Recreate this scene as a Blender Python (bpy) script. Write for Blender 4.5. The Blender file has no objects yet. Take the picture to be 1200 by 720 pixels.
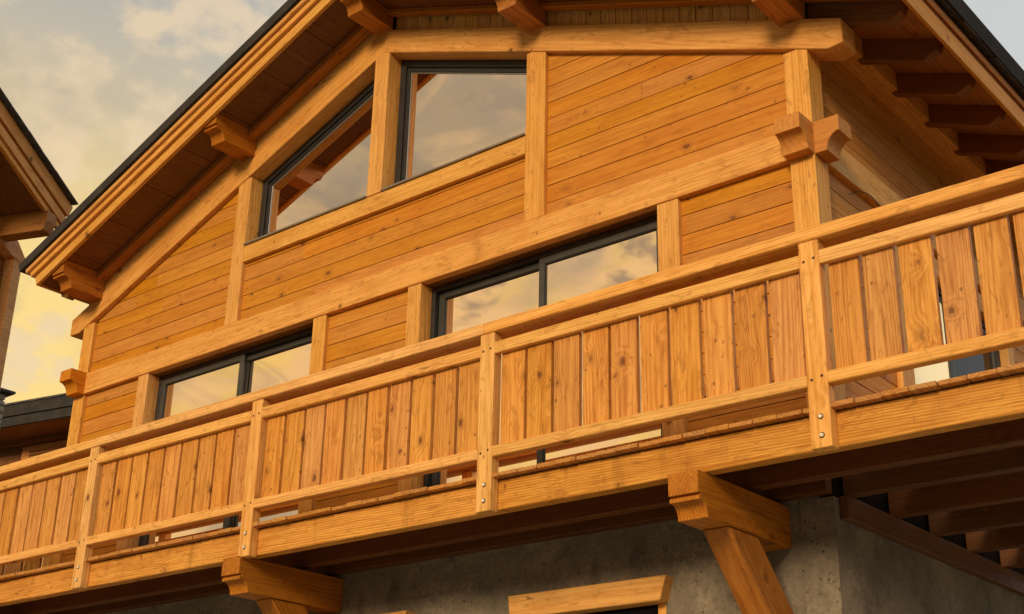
import bpy, bmesh, math, random
from mathutils import Vector, Matrix
random.seed(7)
C = bpy.context.scene.collection
SC = bpy.context.scene

# ------------------------------------------------------------------ camera
cam_d = bpy.data.cameras.new('camera')
cam = bpy.data.objects.new('camera', cam_d)
C.objects.link(cam)
RT = Vector((0.7707883070463261, 0.6367959685988841, 0.019397940531602015))
UP = Vector((0.23142675980697447, -0.30823083330690626, 0.9227325767762701))
FW = Vector((-0.5935714283604826, 0.7067422781857182, 0.38495234985509225))
CP = Vector((4.0016985456704335, -8.2, -4.921968733448555))
cam.matrix_world = Matrix(((RT.x, UP.x, -FW.x, CP.x), (RT.y, UP.y, -FW.y, CP.y), (RT.z, UP.z, -FW.z, CP.z), (0, 0, 0, 1)))
cam_d.sensor_width = 36.0
cam_d.lens = 1600.357 / 1200 * 36
cam_d.clip_end = 3000
SC.camera = cam

# ------------------------------------------------------------------ light
SC.view_settings.view_transform = 'Standard'
SC.view_settings.look = 'None'
SC.view_settings.exposure = -0.08
SC.view_settings.gamma = 1.0
SUN_AZ = Vector((0.24, -0.97, 0)).normalized()
SUN_EL = math.radians(20)
sun_dir = Vector((SUN_AZ.x * math.cos(SUN_EL), SUN_AZ.y * math.cos(SUN_EL), math.sin(SUN_EL)))
sd = bpy.data.lights.new('sun', 'SUN')
sd.energy = 2.9
sd.angle = math.radians(15)
sd.color = (1.0, 0.725, 0.455)
sun = bpy.data.objects.new('sun', sd)
C.objects.link(sun)
sun.rotation_euler = sun_dir.to_track_quat('Z', 'Y').to_euler()

W = bpy.data.worlds.new('World')
SC.world = W
W.use_nodes = True
nt = W.node_tree
nt.nodes.clear()


class NB:
    """small node builder"""
    def __init__(s, nt):
        s.nt = nt

    def n(s, t, **k):
        o = s.nt.nodes.new(t)
        for a, b in k.items():
            setattr(o, a, b)
        return o

    def put(s, sock, v):
        if isinstance(v, bpy.types.NodeSocket):
            s.nt.links.new(v, sock)
        elif v is not None:
            if hasattr(sock.default_value, '__len__') and len(sock.default_value) == 4 and len(v) == 3:
                v = (*v, 1)
            sock.default_value = v

    def m(s, op, a, b=None, c=None, clamp=False):
        o = s.n('ShaderNodeMath', operation=op, use_clamp=clamp)
        s.put(o.inputs[0], a)
        if b is not None: s.put(o.inputs[1], b)
        if c is not None: s.put(o.inputs[2], c)
        return o.outputs[0]

    def vm(s, op, a, b=None):
        o = s.n('ShaderNodeVectorMath', operation=op)
        s.put(o.inputs[0], a)
        if b is not None: s.put(o.inputs[1], b)
        return o.outputs[1] if op in ('LENGTH', 'DOT_PRODUCT', 'DISTANCE') else o.outputs[0]

    def mix(s, f, a, b, mode='MIX'):
        o = s.n('ShaderNodeMix', data_type='RGBA', blend_type=mode)
        s.put(o.inputs[0], f); s.put(o.inputs[6], a); s.put(o.inputs[7], b)
        return o.outputs[2]

    def ramp(s, v, a, b, c=0.0, d=1.0, smooth=True):
        o = s.n('ShaderNodeMapRange', interpolation_type='SMOOTHSTEP' if smooth else 'LINEAR')
        s.put(o.inputs[0], v)
        for i, q in zip((1, 2, 3, 4), (a, b, c, d)): o.inputs[i].default_value = q
        return o.outputs[0]

    def noise(s, v, scale=1, detail=2, rough=.5, dist=0):
        o = s.n('ShaderNodeTexNoise')
        s.put(o.inputs['Vector'], v)
        o.inputs['Scale'].default_value = scale; o.inputs['Detail'].default_value = detail
        o.inputs['Roughness'].default_value = rough; o.inputs['Distortion'].default_value = dist
        return o.outputs[0]

    def xyz(s, v):
        o = s.n('ShaderNodeSeparateXYZ'); s.put(o.inputs[0], v)
        return o.outputs

    def cxyz(s, x, y, z):
        o = s.n('ShaderNodeCombineXYZ')
        s.put(o.inputs[0], x); s.put(o.inputs[1], y); s.put(o.inputs[2], z)
        return o.outputs[0]


b = NB(nt)
sky = b.n('ShaderNodeTexSky', sky_type='NISHITA', sun_disc=False)
sky.sun_elevation = SUN_EL
sky.sun_rotation = math.atan2(SUN_AZ.x, SUN_AZ.y)
tc = b.n('ShaderNodeTexCoord')
d = tc.outputs['Generated']
x, y, z = b.xyz(d)
wdir = b.m('ADD', b.m('MULTIPLY', x, -.75), b.m('MULTIPLY', y, -.45))
left = b.ramp(wdir, -.25, .38)
warm = b.ramp(wdir, .42, .78)
grey = b.mix(left, (.68, .70, .69), (.49, .485, .460))
gold = b.m('MAXIMUM', b.m('MULTIPLY', b.ramp(wdir, -.10, .46), b.ramp(z, .60, .34)), b.m('MULTIPLY', b.m('MULTIPLY', warm, b.ramp(z, .43, .29)), .85))
grey = b.mix(b.m('MULTIPLY', warm, .85), grey, (.44, .355, .275))
base = b.mix(gold, grey, (1.16, .82, .27))
zz = b.m('ADD', b.m('MAXIMUM', z, 0), .35)
pv = b.cxyz(b.m('DIVIDE', x, zz), b.m('DIVIDE', y, zz), b.m('MULTIPLY', z, .6))
c1 = b.noise(pv, 5.5, 5, .5, .15)
c2 = b.noise(pv, 15, 4, .55, .1)
puff = b.ramp(b.m('ADD', b.m('MULTIPLY', c1, .62), b.m('MULTIPLY', c2, .38)), .49, .565)
puffcol = b.mix(warm, b.mix(left, (.74, .74, .70), (.96, .74, .47)), (.95, .64, .33))
clouds = b.mix(b.m('MULTIPLY', puff, b.ramp(left, 0, 1, .25, .75)), base, puffcol)
streak_w = b.ramp(b.noise(b.vm('MULTIPLY', b.vm('ADD', pv, (2, 9, 4)), (1, 1.7, 1)), 9.0, 6, .55, .8), .45, .56)
clouds = b.mix(b.m('MULTIPLY', streak_w, b.m('MULTIPLY', warm, .85)), clouds, (1.12, .76, .38))
dw = b.ramp(b.noise(b.vm('MULTIPLY', b.vm('ADD', pv, (8, 1, 6)), (1.4, 1, 1)), 8.0, 6, .58, .7), .49, .60)
clouds = b.mix(b.m('MULTIPLY', dw, b.m('MULTIPLY', b.m('MULTIPLY', warm, .85), b.ramp(z, .30, .42, .25, 1))), clouds, (.36, .285, .225))
darkp = b.ramp(b.noise(b.vm('ADD', pv, (5, 3, 1)), 4.5, 5, .55, .3), .46, .66)
clouds = b.mix(b.m('MULTIPLY', darkp, b.m('ADD', b.m('MULTIPLY', warm, .35), .5)), clouds, b.mix(left, (.60, .61, .60), (.46, .41, .32)))
nish = b.mix(1.0, sky.outputs[0], (.08, .08, .08), 'MULTIPLY')
final = b.mix(.93, nish, clouds)
bg = b.n('ShaderNodeBackground')
b.put(bg.inputs[0], final)
bg.inputs[1].default_value = 1.0
wo = b.n('ShaderNodeOutputWorld')
nt.links.new(bg.outputs[0], wo.inputs[0])


# ------------------------------------------------------------------ materials
def new_mat(name):
    m = bpy.data.materials.new(name)
    m.use_nodes = True
    t = m.node_tree
    t.nodes.clear()
    bb = NB(t)
    p = bb.n('ShaderNodeBsdfPrincipled')
    o = bb.n('ShaderNodeOutputMaterial')
    t.links.new(p.outputs[0], o.inputs[0])
    return m, bb, p


def wood(name, light, dark, knot=(.17, .058, .016), period=.020, knots=1.0, var=.13, ringk=.5, rough=.58, stain=0.0, kscale=5.0, cracks=0.0, feather=.48):
    m, b, p = new_mat(name)
    tc = b.n('ShaderNodeTexCoord'); oi = b.n('ShaderNodeObjectInfo')
    wn = b.n('ShaderNodeTexWhiteNoise', noise_dimensions='1D')
    b.put(wn.inputs['W'], oi.outputs['Random'])
    cx, cy, cz = b.xyz(wn.outputs['Color'])
    o = tc.outputs['Object']
    off = b.cxyz(b.m('MULTIPLY', cx, 41), b.m('MULTIPLY', cy, 23), b.m('MULTIPLY', cz, 31))
    P = b.vm('ADD', o, off)
    px, py, pz = b.xyz(o)
    low = b.noise(b.vm('MULTIPLY', P, (.9, 5, 5)), 1, 2)
    py = b.m('ADD', py, b.m('MULTIPLY', b.m('SUBTRACT', cy, .5), .16))
    pz = b.m('ADD', pz, b.m('ADD', b.m('MULTIPLY', cz, .12), .05))
    r = b.m('SQRT', b.m('ADD', b.m('MULTIPLY', py, py), b.m('MULTIPLY', pz, pz)))
    r = b.m('ADD', r, b.m('MULTIPLY', px, b.m('MULTIPLY', b.m('SUBTRACT', cx, .5), .05)))
    r = b.m('ADD', r, b.m('MULTIPLY', low, .038))
    # knots
    wob = b.noise(b.vm('MULTIPLY', P, (26, 26, 26)), 1, 2)
    vo = b.n('ShaderNodeTexVoronoi', voronoi_dimensions='3D', feature='F1')
    b.put(vo.inputs['Vector'], b.vm('MULTIPLY', b.vm('ADD', P, b.vm('MULTIPLY', b.cxyz(low, wob, wob), (.05, .04, .04))), (.62, 1, .55)))
    vo.inputs['Scale'].default_value = kscale
    kd = b.m('DIVIDE', vo.outputs['Distance'], kscale)
    kr = b.xyz(vo.outputs['Color'])
    size = b.m('MULTIPLY', b.m('ADD', b.m('MULTIPLY', kr[0], .85), .30), knots)
    kds = b.m('DIVIDE', kd, size)
    r = b.m('ADD', r, b.ramp(kds, 0, .085, .035, 0))
    ring = b.m('ADD', b.m('MULTIPLY', b.m('SINE', b.m('MULTIPLY', r, 2 * math.pi / period)), .5), .5)
    ring = b.m('POWER', ring, 1.6)
    streak = b.noise(b.vm('MULTIPLY', P, (1.3, 34, 34)), 1, 3, .6)
    fib = b.noise(b.vm('MULTIPLY', P, (7, 240, 240)), 1, 2)
    f = b.m('ADD', b.m('MULTIPLY', ring, ringk), b.m('ADD', b.ramp(streak, .3, .72, -.06, .50), b.ramp(fib, .3, .7, -.20, .24)), clamp=True)
    col = b.mix(f, light, dark)
    blot = b.noise(b.vm('MULTIPLY', P, (1.6, 4, 4)), 1, 4, .6)
    col = b.mix(b.ramp(blot, .45, .75, 0, .42), col, tuple(c * k for c, k in zip(dark, (.9, .8, .75))))
    if stain:
        st = b.noise(b.vm('MULTIPLY', P, (9, 1.4, 1.4)), 1, 3, .6)
        col = b.mix(b.ramp(st, .55, .72, 0, stain), col, tuple(c * .45 for c in dark))
    v2 = b.n('ShaderNodeTexVoronoi', voronoi_dimensions='3D', feature='F1')
    b.put(v2.inputs['Vector'], b.vm('MULTIPLY', b.vm('ADD', b.vm('ADD', P, b.vm('MULTIPLY', b.cxyz(low, wob, wob), (.05, .03, .03))), (7.3, 1.1, 2.7)), (.7, 1, .45)))
    v2.inputs['Scale'].default_value = kscale * 2.1
    k2c = b.xyz(v2.outputs['Color'])
    k2 = b.m('MULTIPLY', b.ramp(b.m('DIVIDE', v2.outputs['Distance'], kscale * 2.1), .004, .014, .75, 0), b.m('MULTIPLY', b.m('GREATER_THAN', k2c[0], .5), knots))
    col = b.mix(k2, col, tuple((a_ + c_) / 2 for a_, c_ in zip(knot, tuple(c * .55 for c in dark))))
    fth = b.noise(b.vm('MULTIPLY', P, (5.5, 15, 15)), 1, 4, .62, 1.2)
    col = b.mix(b.ramp(fth, .54, .68, 0, feather), col, tuple(c * .62 for c in dark))
    if cracks:
        cn = b.noise(b.vm('MULTIPLY', P, (.55, 8, 8)), 1, 2, .4)
        cm = b.noise(b.vm('MULTIPLY', P, (1.1, 2, 2)), 1, 2, .5)
        cl = b.m('MULTIPLY', b.ramp(b.m('ABSOLUTE', b.m('SUBTRACT', cn, .5)), .0, .006, 1, 0), b.ramp(cm, .50, .60))
        col = b.mix(b.m('MULTIPLY', cl, cracks), col, tuple(c * .35 for c in dark))
    halo = b.ramp(kds, .012, .060, .5, 0)
    col = b.mix(halo, col, tuple(c * .7 for c in dark))
    kf = b.ramp(kds, .012, .026, .92, 0)
    col = b.mix(kf, col, knot)
    hs = b.n('ShaderNodeHueSaturation')
    b.put(hs.inputs['Hue'], b.m('ADD', b.m('MULTIPLY', b.m('SUBTRACT', cx, .5), .007), .502))
    b.put(hs.inputs['Saturation'], b.m('ADD', b.m('MULTIPLY', b.m('SUBTRACT', cy, .5), .08), 1.02))
    b.put(hs.inputs['Value'], b.m('ADD', b.m('MULTIPLY', b.m('SUBTRACT', cz, .5), 2 * var), 1.0))
    b.put(hs.inputs['Color'], col)
    b.put(p.inputs['Base Color'], hs.outputs[0])
    b.put(p.inputs['Roughness'], b.ramp(streak, .3, .8, rough - .08, rough + .12))
    p.inputs['Specular IOR Level'].default_value = .35
    bp = b.n('ShaderNodeBump')
    bp.inputs['Strength'].default_value = .35; bp.inputs['Distance'].default_value = .004
    b.put(bp.inputs['Height'], b.m('ADD', b.m('MULTIPLY', fib, .6), b.m('ADD', b.m('MULTIPLY', ring, .25), b.m('MULTIPLY', streak, .8))))
    b.put(p.inputs['Normal'], bp.outputs[0])
    return m


M = {}
M['siding'] = wood('siding_wood', (.62, .266, .042), (.43, .150, .018), period=.018, knots=1.0, var=.06, ringk=.28, feather=.28)
M['beam'] = wood('beam_wood', (.80, .430, .128), (.54, .235, .046), period=.023, knots=1.0, var=.045, ringk=.36, kscale=4.2, cracks=.8)
M['rail'] = wood('rail_wood', (.88, .500, .170), (.58, .260, .056), period=.020, knots=1.0, var=.05, ringk=.40, kscale=4.5, cracks=.7)
M['board'] = wood('railing_board_wood', (.74, .360, .100), (.43, .160, .030), period=.013, knots=1.1, var=.09, ringk=.42, kscale=5.5)
M['fascia'] = wood('deck_beam_wood', (.76, .375, .090), (.44, .165, .027), period=.018, knots=1.1, var=.05, ringk=.62, stain=.30, kscale=4.0)
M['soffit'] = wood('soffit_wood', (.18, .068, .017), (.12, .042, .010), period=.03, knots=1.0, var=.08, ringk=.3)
M['purlin'] = wood('purlin_wood', (.50, .195, .036), (.32, .100, .015), period=.026, knots=.9, var=.07, ringk=.45)
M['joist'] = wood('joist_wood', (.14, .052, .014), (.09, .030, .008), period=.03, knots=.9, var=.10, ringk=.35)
M['corbel'] = wood('corbel_wood', (.62, .260, .045), (.46, .170, .024), period=.045, knots=.5, var=.05, ringk=.4)
M['soffit_lit'] = wood('soffit_wood_lit', (.44, .185, .045), (.32, .115, .022), period=.03, knots=1.0, var=.06, ringk=.3)  # lighter copy of the soffit wood, paints in the brighter light at the right eave
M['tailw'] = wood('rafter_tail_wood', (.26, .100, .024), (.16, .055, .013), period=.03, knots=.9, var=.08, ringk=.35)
M['deck'] = wood('deck_wood', (.58, .285, .080), (.36, .140, .032), period=.02, knots=1.1, var=.07, ringk=.5)
M['old'] = wood('weathered_wood', (.30, .115, .028), (.17, .060, .014), period=.03, knots=1.0, var=.14, ringk=.4)
M['oldlight'] = wood('neighbour_timber', (.82, .36, .105), (.55, .20, .045), period=.03, knots=1.0, var=.08, ringk=.4)


def simple(name, col, rough=.5, metal=0.0, nscale=None, ncol=None, bump=0.0, spec=.5):
    m, b, p = new_mat(name)
    p.inputs['Roughness'].default_value = rough
    p.inputs['Metallic'].default_value = metal
    p.inputs['Specular IOR Level'].default_value = spec
    if nscale:
        tc = b.n('ShaderNodeTexCoord')
        n = b.noise(tc.outputs['Object'], nscale, 5, .6)
        b.put(p.inputs['Base Color'], b.mix(b.ramp(n, .35, .7), col, ncol))
        if bump:
            bp = b.n('ShaderNodeBump'); bp.inputs['Strength'].default_value = bump; bp.inputs['Distance'].default_value = .01
            b.put(bp.inputs['Height'], n); b.put(p.inputs['Normal'], bp.outputs[0])
    else:
        p.inputs['Base Color'].default_value = (*col, 1)
    return m


M['frame'] = simple('window_frame_metal', (.014, .014, .014), .45, .0, 6, (.022, .022, .021))
M['sash'] = simple('sash_metal', (.045, .045, .040), .42, .0, 5, (.06, .06, .053))
M['sill'] = simple('sill_flashing', (.30, .29, .28), .38, .7, 5, (.36, .34, .32))
M['seal'] = simple('rubber_seal', (.012, .012, .012), .6)
M['core'] = simple('wall_core', (.05, .028, .014), .9, spec=0)
M['room'] = simple('room_and_gap_dark', (.016, .012, .009), .9, spec=0)
M['bolt'] = simple('bolt_steel', (.80, .74, .58), .5, .2)
M['screw'] = simple('screw_dark', (.05, .025, .015), .6)
M['slate'] = simple('roof_slate', (.040, .037, .035), .75, 0, 9, (.10, .10, .10), .4)
M['roofmetal'] = simple('roof_edge_metal', (.030, .027, .025), .75, .0, 4, (.048, .043, .039), 0, .2)
M['cable'] = simple('cable_black', (.02, .016, .014), .5)
M['stone'] = simple('stacked_stone', (.50, .43, .33), .85, 0, 7, (.26, .22, .17), .6)
M['mortar'] = simple('mortar', (.07, .06, .05), .95)
M['shading_forest'] = simple('shading_hills_forest', (.035, .045, .022), .95, 0, .05, (.06, .062, .03))

# concrete with stains and pits
m, b, p = new_mat('rough_concrete')
tc = b.n('ShaderNodeTexCoord'); o = tc.outputs['Object']
n1 = b.noise(o, 1.3, 6, .65, .4); n2 = b.noise(o, 26, 6, .75); n3 = b.noise(b.vm('MULTIPLY', o, (2.2, 2.2, .5)), 1.6, 5, .6, .3)
col = b.mix(b.ramp(n1, .32, .68), (.17, .145, .104), (.34, .290, .212))
col = b.mix(b.ramp(n3, .50, .70, 0, .65), col, (.085, .072, .056))
col = b.mix(b.ramp(n2, .42, .66, 0, .6), col, (.13, .108, .082))
vo = b.n('ShaderNodeTexVoronoi'); b.put(vo.inputs['Vector'], b.vm('ADD', o, b.vm('MULTIPLY', b.cxyz(n2, n2, n2), (.06, .06, .06)))); vo.inputs['Scale'].default_value = 24
pit = b.m('MULTIPLY', b.ramp(vo.outputs['Distance'], .08, .24, 1, 0), b.ramp(b.xyz(vo.outputs['Color'])[0], .80, .86))
col = b.mix(b.m('MULTIPLY', pit, .75), col, (.045, .036, .028))
b.put(p.inputs['Base Color'], col); p.inputs['Roughness'].default_value = .92
bp = b.n('ShaderNodeBump'); bp.inputs['Strength'].default_value = .8; bp.inputs['Distance'].default_value = .02
b.put(bp.inputs['Height'], b.m('SUBTRACT', b.m('ADD', n2, b.m('MULTIPLY', n1, .8)), pit)); b.put(p.inputs['Normal'], bp.outputs[0])
M['concrete'] = m

# coated, strongly reflecting glass over a dark room
m, b, p = new_mat('reflective_glass')
tc = b.n('ShaderNodeTexCoord')
p.inputs['Base Color'].default_value = (.86, .72, .58, 1)
p.inputs['Metallic'].default_value = 1.0
p.inputs['Roughness'].default_value = .015
bp = b.n('ShaderNodeBump'); bp.inputs['Strength'].default_value = .03; bp.inputs['Distance'].default_value = .01
b.put(bp.inputs['Height'], b.noise(tc.outputs['Object'], 1.3, 1, .5)); b.put(p.inputs['Normal'], bp.outputs[0])
M['glass'] = m
m, b, p = new_mat('plain_glass')
p.inputs['Base Color'].default_value = (.008, .008, .008, 1); p.inputs['Roughness'].default_value = .05; p.inputs['Specular IOR Level'].default_value = .15
M['darkglass'] = m
m, b, p = new_mat('glowing_blind')
p.inputs['Base Color'].default_value = (.8, .7, .45, 1); p.inputs['Roughness'].default_value = .8
p.inputs['Emission Color'].default_value = (1, .80, .42, 1); p.inputs['Emission Strength'].default_value = .55  # glow put into the blind so it stays bright on the shaded wall
M['glowblind'] = m
m, b, p = new_mat('gravel_ground')
tc = b.n('ShaderNodeTexCoord'); o = tc.outputs['Object']
b.put(p.inputs['Base Color'], b.mix(b.ramp(b.noise(o, .7, 8, .7), .35, .65), (.045, .055, .022), (.10, .085, .045))); p.inputs['Roughness'].default_value = .95
M['ground'] = m
M['bounce_pale'] = simple('bounce_slab_concrete', (.46, .40, .31), .9, 0, 1.5, (.37, .32, .25), .3)

# ------------------------------------------------------------------ object helpers
WM = {}


def thing(name, label, cat, loc):
    o = bpy.data.objects.new(name, None)
    C.objects.link(o)
    o.location = loc
    o.empty_display_size = .5
    o['label'] = label; o['category'] = cat
    WM[o.name] = Matrix.Translation(loc)
    return o


def link(name, me, mat, parent, mw, label=None, smooth=False):
    o = bpy.data.objects.new(name, me)
    C.objects.link(o)
    if mat is not None and not me.materials: me.materials.append(M[mat])
    if parent is not None:
        o.parent = parent
        o.matrix_basis = WM[parent.name].inverted() @ mw
    else:
        o.matrix_basis = mw
    WM[o.name] = mw.copy()
    if label: o['label'] = label
    return o


def mesh_from(name, vs, fs):
    me = bpy.data.meshes.new(name)
    me.from_pydata([tuple(v) for v in vs], [], fs)
    me.update()
    return me


_cache = {}


def beam(name, p0, p1, w, h, mat, parent, up=(0, 0, 1), ch=.005, label=None, key=None, roll=0):
    """timber with chamfered edges from p0 to p1 (centre line); w across, h along up; grain along local X"""
    p0 = Vector(p0); p1 = Vector(p1)
    X = (p1 - p0); L = X.length; X.normalize()
    U = Vector(up); U = (U - X * U.dot(X)).normalized()
    Y = U.cross(X)
    if roll:
        q = Matrix.Rotation(roll, 3, X); U = q @ U; Y = q @ Y
    k = (round(L, 4), round(w, 4), round(h, 4), ch, mat)
    me = _cache.get(k)
    if me is None:
        c = min(ch, w * .3, h * .3); a, d = w / 2, h / 2
        sec = [(-a + c, -d), (a - c, -d), (a, -d + c), (a, d - c), (a - c, d), (-a + c, d), (-a, d - c), (-a, -d + c)]
        e = min(c, L * .2) * .6
        vs = []
        for (xx, k2) in ((-L / 2, 1), (-L / 2 + e, 0), (L / 2 - e, 0), (L / 2, 1)):
            for (yy, z2) in sec:
                s1 = (a - e) / a if k2 else 1; s2 = (d - e) / d if k2 else 1
                vs.append((xx, yy * s1, z2 * s2))
        fs = [list(range(7, -1, -1)), list(range(24, 32))]
        for r in range(3):
            for i in range(8):
                j = (i + 1) % 8
                fs.append([r * 8 + i, r * 8 + j, (r + 1) * 8 + j, (r + 1) * 8 + i])
        me = mesh_from(name, vs, fs)
        _cache[k] = me
    c0 = (p0 + p1) / 2
    mw = Matrix(((X.x, Y.x, U.x, c0.x), (X.y, Y.y, U.y, c0.y), (X.z, Y.z, U.z, c0.z), (0, 0, 0, 1)))
    return link(name, me, mat, parent, mw, label)


def box(name, a, c, mat, parent, axis='x', ch=.005, label=None):
    """axis-aligned timber between two corners, grain along axis"""
    a = Vector(a); c = Vector(c)
    lo = Vector(map(min, a, c)); hi = Vector(map(max, a, c)); m = (lo + hi) / 2; s = hi - lo
    if axis == 'x': return beam(name, (lo.x, m.y, m.z), (hi.x, m.y, m.z), s.y, s.z, mat, parent, (0, 0, 1), ch, label)
    if axis == 'y': return beam(name, (m.x, lo.y, m.z), (m.x, hi.y, m.z), s.x, s.z, mat, parent, (0, 0, 1), ch, label)
    return beam(name, (m.x, m.y, lo.z), (m.x, m.y, hi.z), s.x, s.y, mat, parent, (0, 1, 0), ch, label)


def prism(name, poly, t0, t1, org, U, V, mat, parent, label=None, ch=0.0):
    """polygon (u,v) extruded along U x V from t0 to t1; local X = U (grain)"""
    U = Vector(U).normalized(); V = Vector(V).normalized(); N = U.cross(V)
    cu = sum(p[0] for p in poly) / len(poly); cv = sum(p[1] for p in poly) / len(poly)
    n = len(poly)
    area = sum(poly[i][0] * poly[(i + 1) % n][1] - poly[(i + 1) % n][0] * poly[i][1] for i in range(n))
    if area < 0: poly = poly[::-1]
    if t1 < t0: t0, t1 = t1, t0
    vs = [(u - cu, v - cv, t0) for u, v in poly] + [(u - cu, v - cv, t1) for u, v in poly]
    fs = [list(range(n - 1, -1, -1)), list(range(n, 2 * n))] + [[i, (i + 1) % n, n + (i + 1) % n, n + i] for i in range(n)]
    me = mesh_from(name, vs, fs)
    if ch:
        bm = bmesh.new(); bm.from_mesh(me)
        bmesh.ops.bevel(bm, geom=list(bm.edges), offset=ch, segments=1, affect='EDGES', clamp_overlap=True)
        bm.to_mesh(me); bm.free()
    c0 = Vector(org) + U * cu + V * cv
    mw = Matrix(((U.x, V.x, N.x, c0.x), (U.y, V.y, N.y, c0.y), (U.z, V.z, N.z, c0.z), (0, 0, 0, 1)))
    return link(name, me, mat, parent, mw, label)


def ring(name, outer, inner, t0, t1, org, U, V, mat, parent, label=None):
    U = Vector(U).normalized(); V = Vector(V).normalized(); N = U.cross(V)
    n = len(outer)
    vs = [(u, v, t) for t in (t0, t1) for P in (outer, inner) for (u, v) in P]
    fs = []
    for i in range(n):
        j = (i + 1) % n
        fs += [[i, j, n + j, n + i], [2 * n + i, 3 * n + i, 3 * n + j, 2 * n + j], [i, 2 * n + i, 2 * n + j, j], [n + i, n + j, 3 * n + j, 3 * n + i]]
    me = mesh_from(name, vs, fs)
    bm = bmesh.new(); bm.from_mesh(me); bmesh.ops.recalc_face_normals(bm, faces=bm.faces)
    bmesh.ops.bevel(bm, geom=list(bm.edges), offset=.003, segments=1, affect='EDGES', clamp_overlap=True)
    bm.to_mesh(me); bm.free()
    c0 = Vector(org)
    mw = Matrix(((U.x, V.x, N.x, c0.x), (U.y, V.y, N.y, c0.y), (U.z, V.z, N.z, c0.z), (0, 0, 0, 1)))
    return link(name, me, mat, parent, mw, label)


def ccw(P):
    a = sum(P[i][0] * P[(i + 1) % len(P)][1] - P[(i + 1) % len(P)][0] * P[i][1] for i in range(len(P)))
    return P if a > 0 else P[::-1]


def inset(P, d):
    P = ccw(P); n = len(P); L = []
    for i in range(n):
        a = Vector(P[i]); c = Vector(P[(i + 1) % n]); e = (c - a).normalized(); nn = Vector((-e.y, e.x))
        L.append((a + nn * d, e))
    out = []
    for i in range(n):
        p, e = L[i - 1]; q, f = L[i]
        den = e.x * f.y - e.y * f.x
        t = ((q - p).x * f.y - (q - p).y * f.x) / den
        r = p + e * t
        out.append((r.x, r.y))
    return out


def clip(P, axis, val, keep_gt):
    out = []
    n = len(P)
    for i in range(n):
        a, c = P[i], P[(i + 1) % n]
        fa = (a[axis] - val) * (1 if keep_gt else -1); fc = (c[axis] - val) * (1 if keep_gt else -1)
        if fa >= 0: out.append(a)
        if fa * fc < 0:
            t = fa / (fa - fc)
            out.append((a[0] + (c[0] - a[0]) * t, a[1] + (c[1] - a[1]) * t))
    return out


def cladding(name, poly, pitch, z0, face, thick, org, U, V, mat, parent, gap=.008, vertical=False, maxlen=2.6):
    """boards clipped to a convex panel; face = distance of the board face along N"""
    ax = 0 if vertical else 1
    lo = min(p[ax] for p in poly); hi = max(p[ax] for p in poly)
    k = math.floor((lo - z0) / pitch)
    a = z0 + k * pitch
    while a < hi:
        q = clip(poly, ax, max(a + gap / 2, lo), True)
        if len(q) > 2: q = clip(q, ax, min(a + pitch - gap / 2, hi), False)
        a += pitch
        if len(q) < 3: continue
        e = 1 - ax
        l0 = min(p[e] for p in q); l1 = max(p[e] for p in q)
        if max(p[ax] for p in q) - min(p[ax] for p in q) < .012: continue
        cuts = []
        if l1 - l0 > maxlen and random.random() < .45:
            cuts = [l0 + (l1 - l0) * random.uniform(.2, .8)]
        elif l1 - l0 > 1.5 and random.random() < .15:
            cuts = [l0 + (l1 - l0) * random.uniform(.25, .75)]
        segs = [l0] + cuts + [l1]
        for s in range(len(segs) - 1):
            r = clip(q, e, segs[s] + (.0012 if s else 0), True)
            if len(r) > 2: r = clip(r, e, segs[s + 1] - (.0012 if s < len(segs) - 2 else 0), False)
            if len(r) < 3: continue
            j = random.uniform(-.0015, .0015)
            if vertical:
                Vn = tuple(-c for c in Vector(U))
                prism(name, [(pv, -pu) for pu, pv in r], face + j, face + j - thick, org, V, Vn, mat, parent)
            else:
                prism(name, r, face + j, face + j - thick, org, U, V, mat, parent)


# ------------------------------------------------------------------ setting
def zb(x): return 2.790 - .3946 * abs(x + 4.65)     # underside of the gable rafters
def zs(x): return 3.270 - .3946 * abs(x + 4.65)     # soffit


me = bpy.data.meshes.new('ground')
S = 1500
me.from_pydata([(-S, -S, 0), (S, -S, 0), (S, S, 0), (-S, S, 0)], [], [(0, 1, 2, 3)])
g = link('ground', me, 'ground', None, Matrix.Translation((0, 0, -6.5)))
g['kind'] = 'structure'; g['label'] = 'rough grass and earth below the chalets'

tr = box('bounce_slab', (-14.5, -9.5, -6.6), (16, 9.9, -6.44), 'bounce_pale', None, 'x')  # unseen pale slab, added to bounce light under the balcony and eaves
tr['kind'] = 'structure'; tr['label'] = 'unseen pale concrete slab added at the chalet foot to bounce light upward'
# unseen wooded ridges, added to block low light from behind the camera
rh = random.Random(11)
vs, fs = [], []
NA = 120
for k, (rad, base_h) in enumerate(((260, 0), (420, .55), (620, 1.0), (900, .8))):
    for i in range(NA):
        a = 2 * math.pi * i / NA
        dx, dy = math.cos(a), math.sin(a)
        tall = .25 + .75 * max(0, -dy) ** .5 if dy < 0 else .25
        h = base_h * 150 * tall * (.8 + .25 * math.sin(3.1 * a + 1) + .12 * math.sin(9 * a) + rh.uniform(-.04, .04))
        vs.append((dx * rad, dy * rad, -7.5 + h))
for k in range(3):
    for i in range(NA):
        j = (i + 1) % NA
        fs.append([k * NA + i, k * NA + j, (k + 1) * NA + j, (k + 1) * NA + i])
hm = link('shading_hills', mesh_from('shading_hills', vs, fs), 'shading_forest', None, Matrix.Identity(4))
hm['kind'] = 'structure'; hm['label'] = 'unseen dark wooded ridges added to block low light on the balcony joists'

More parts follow.
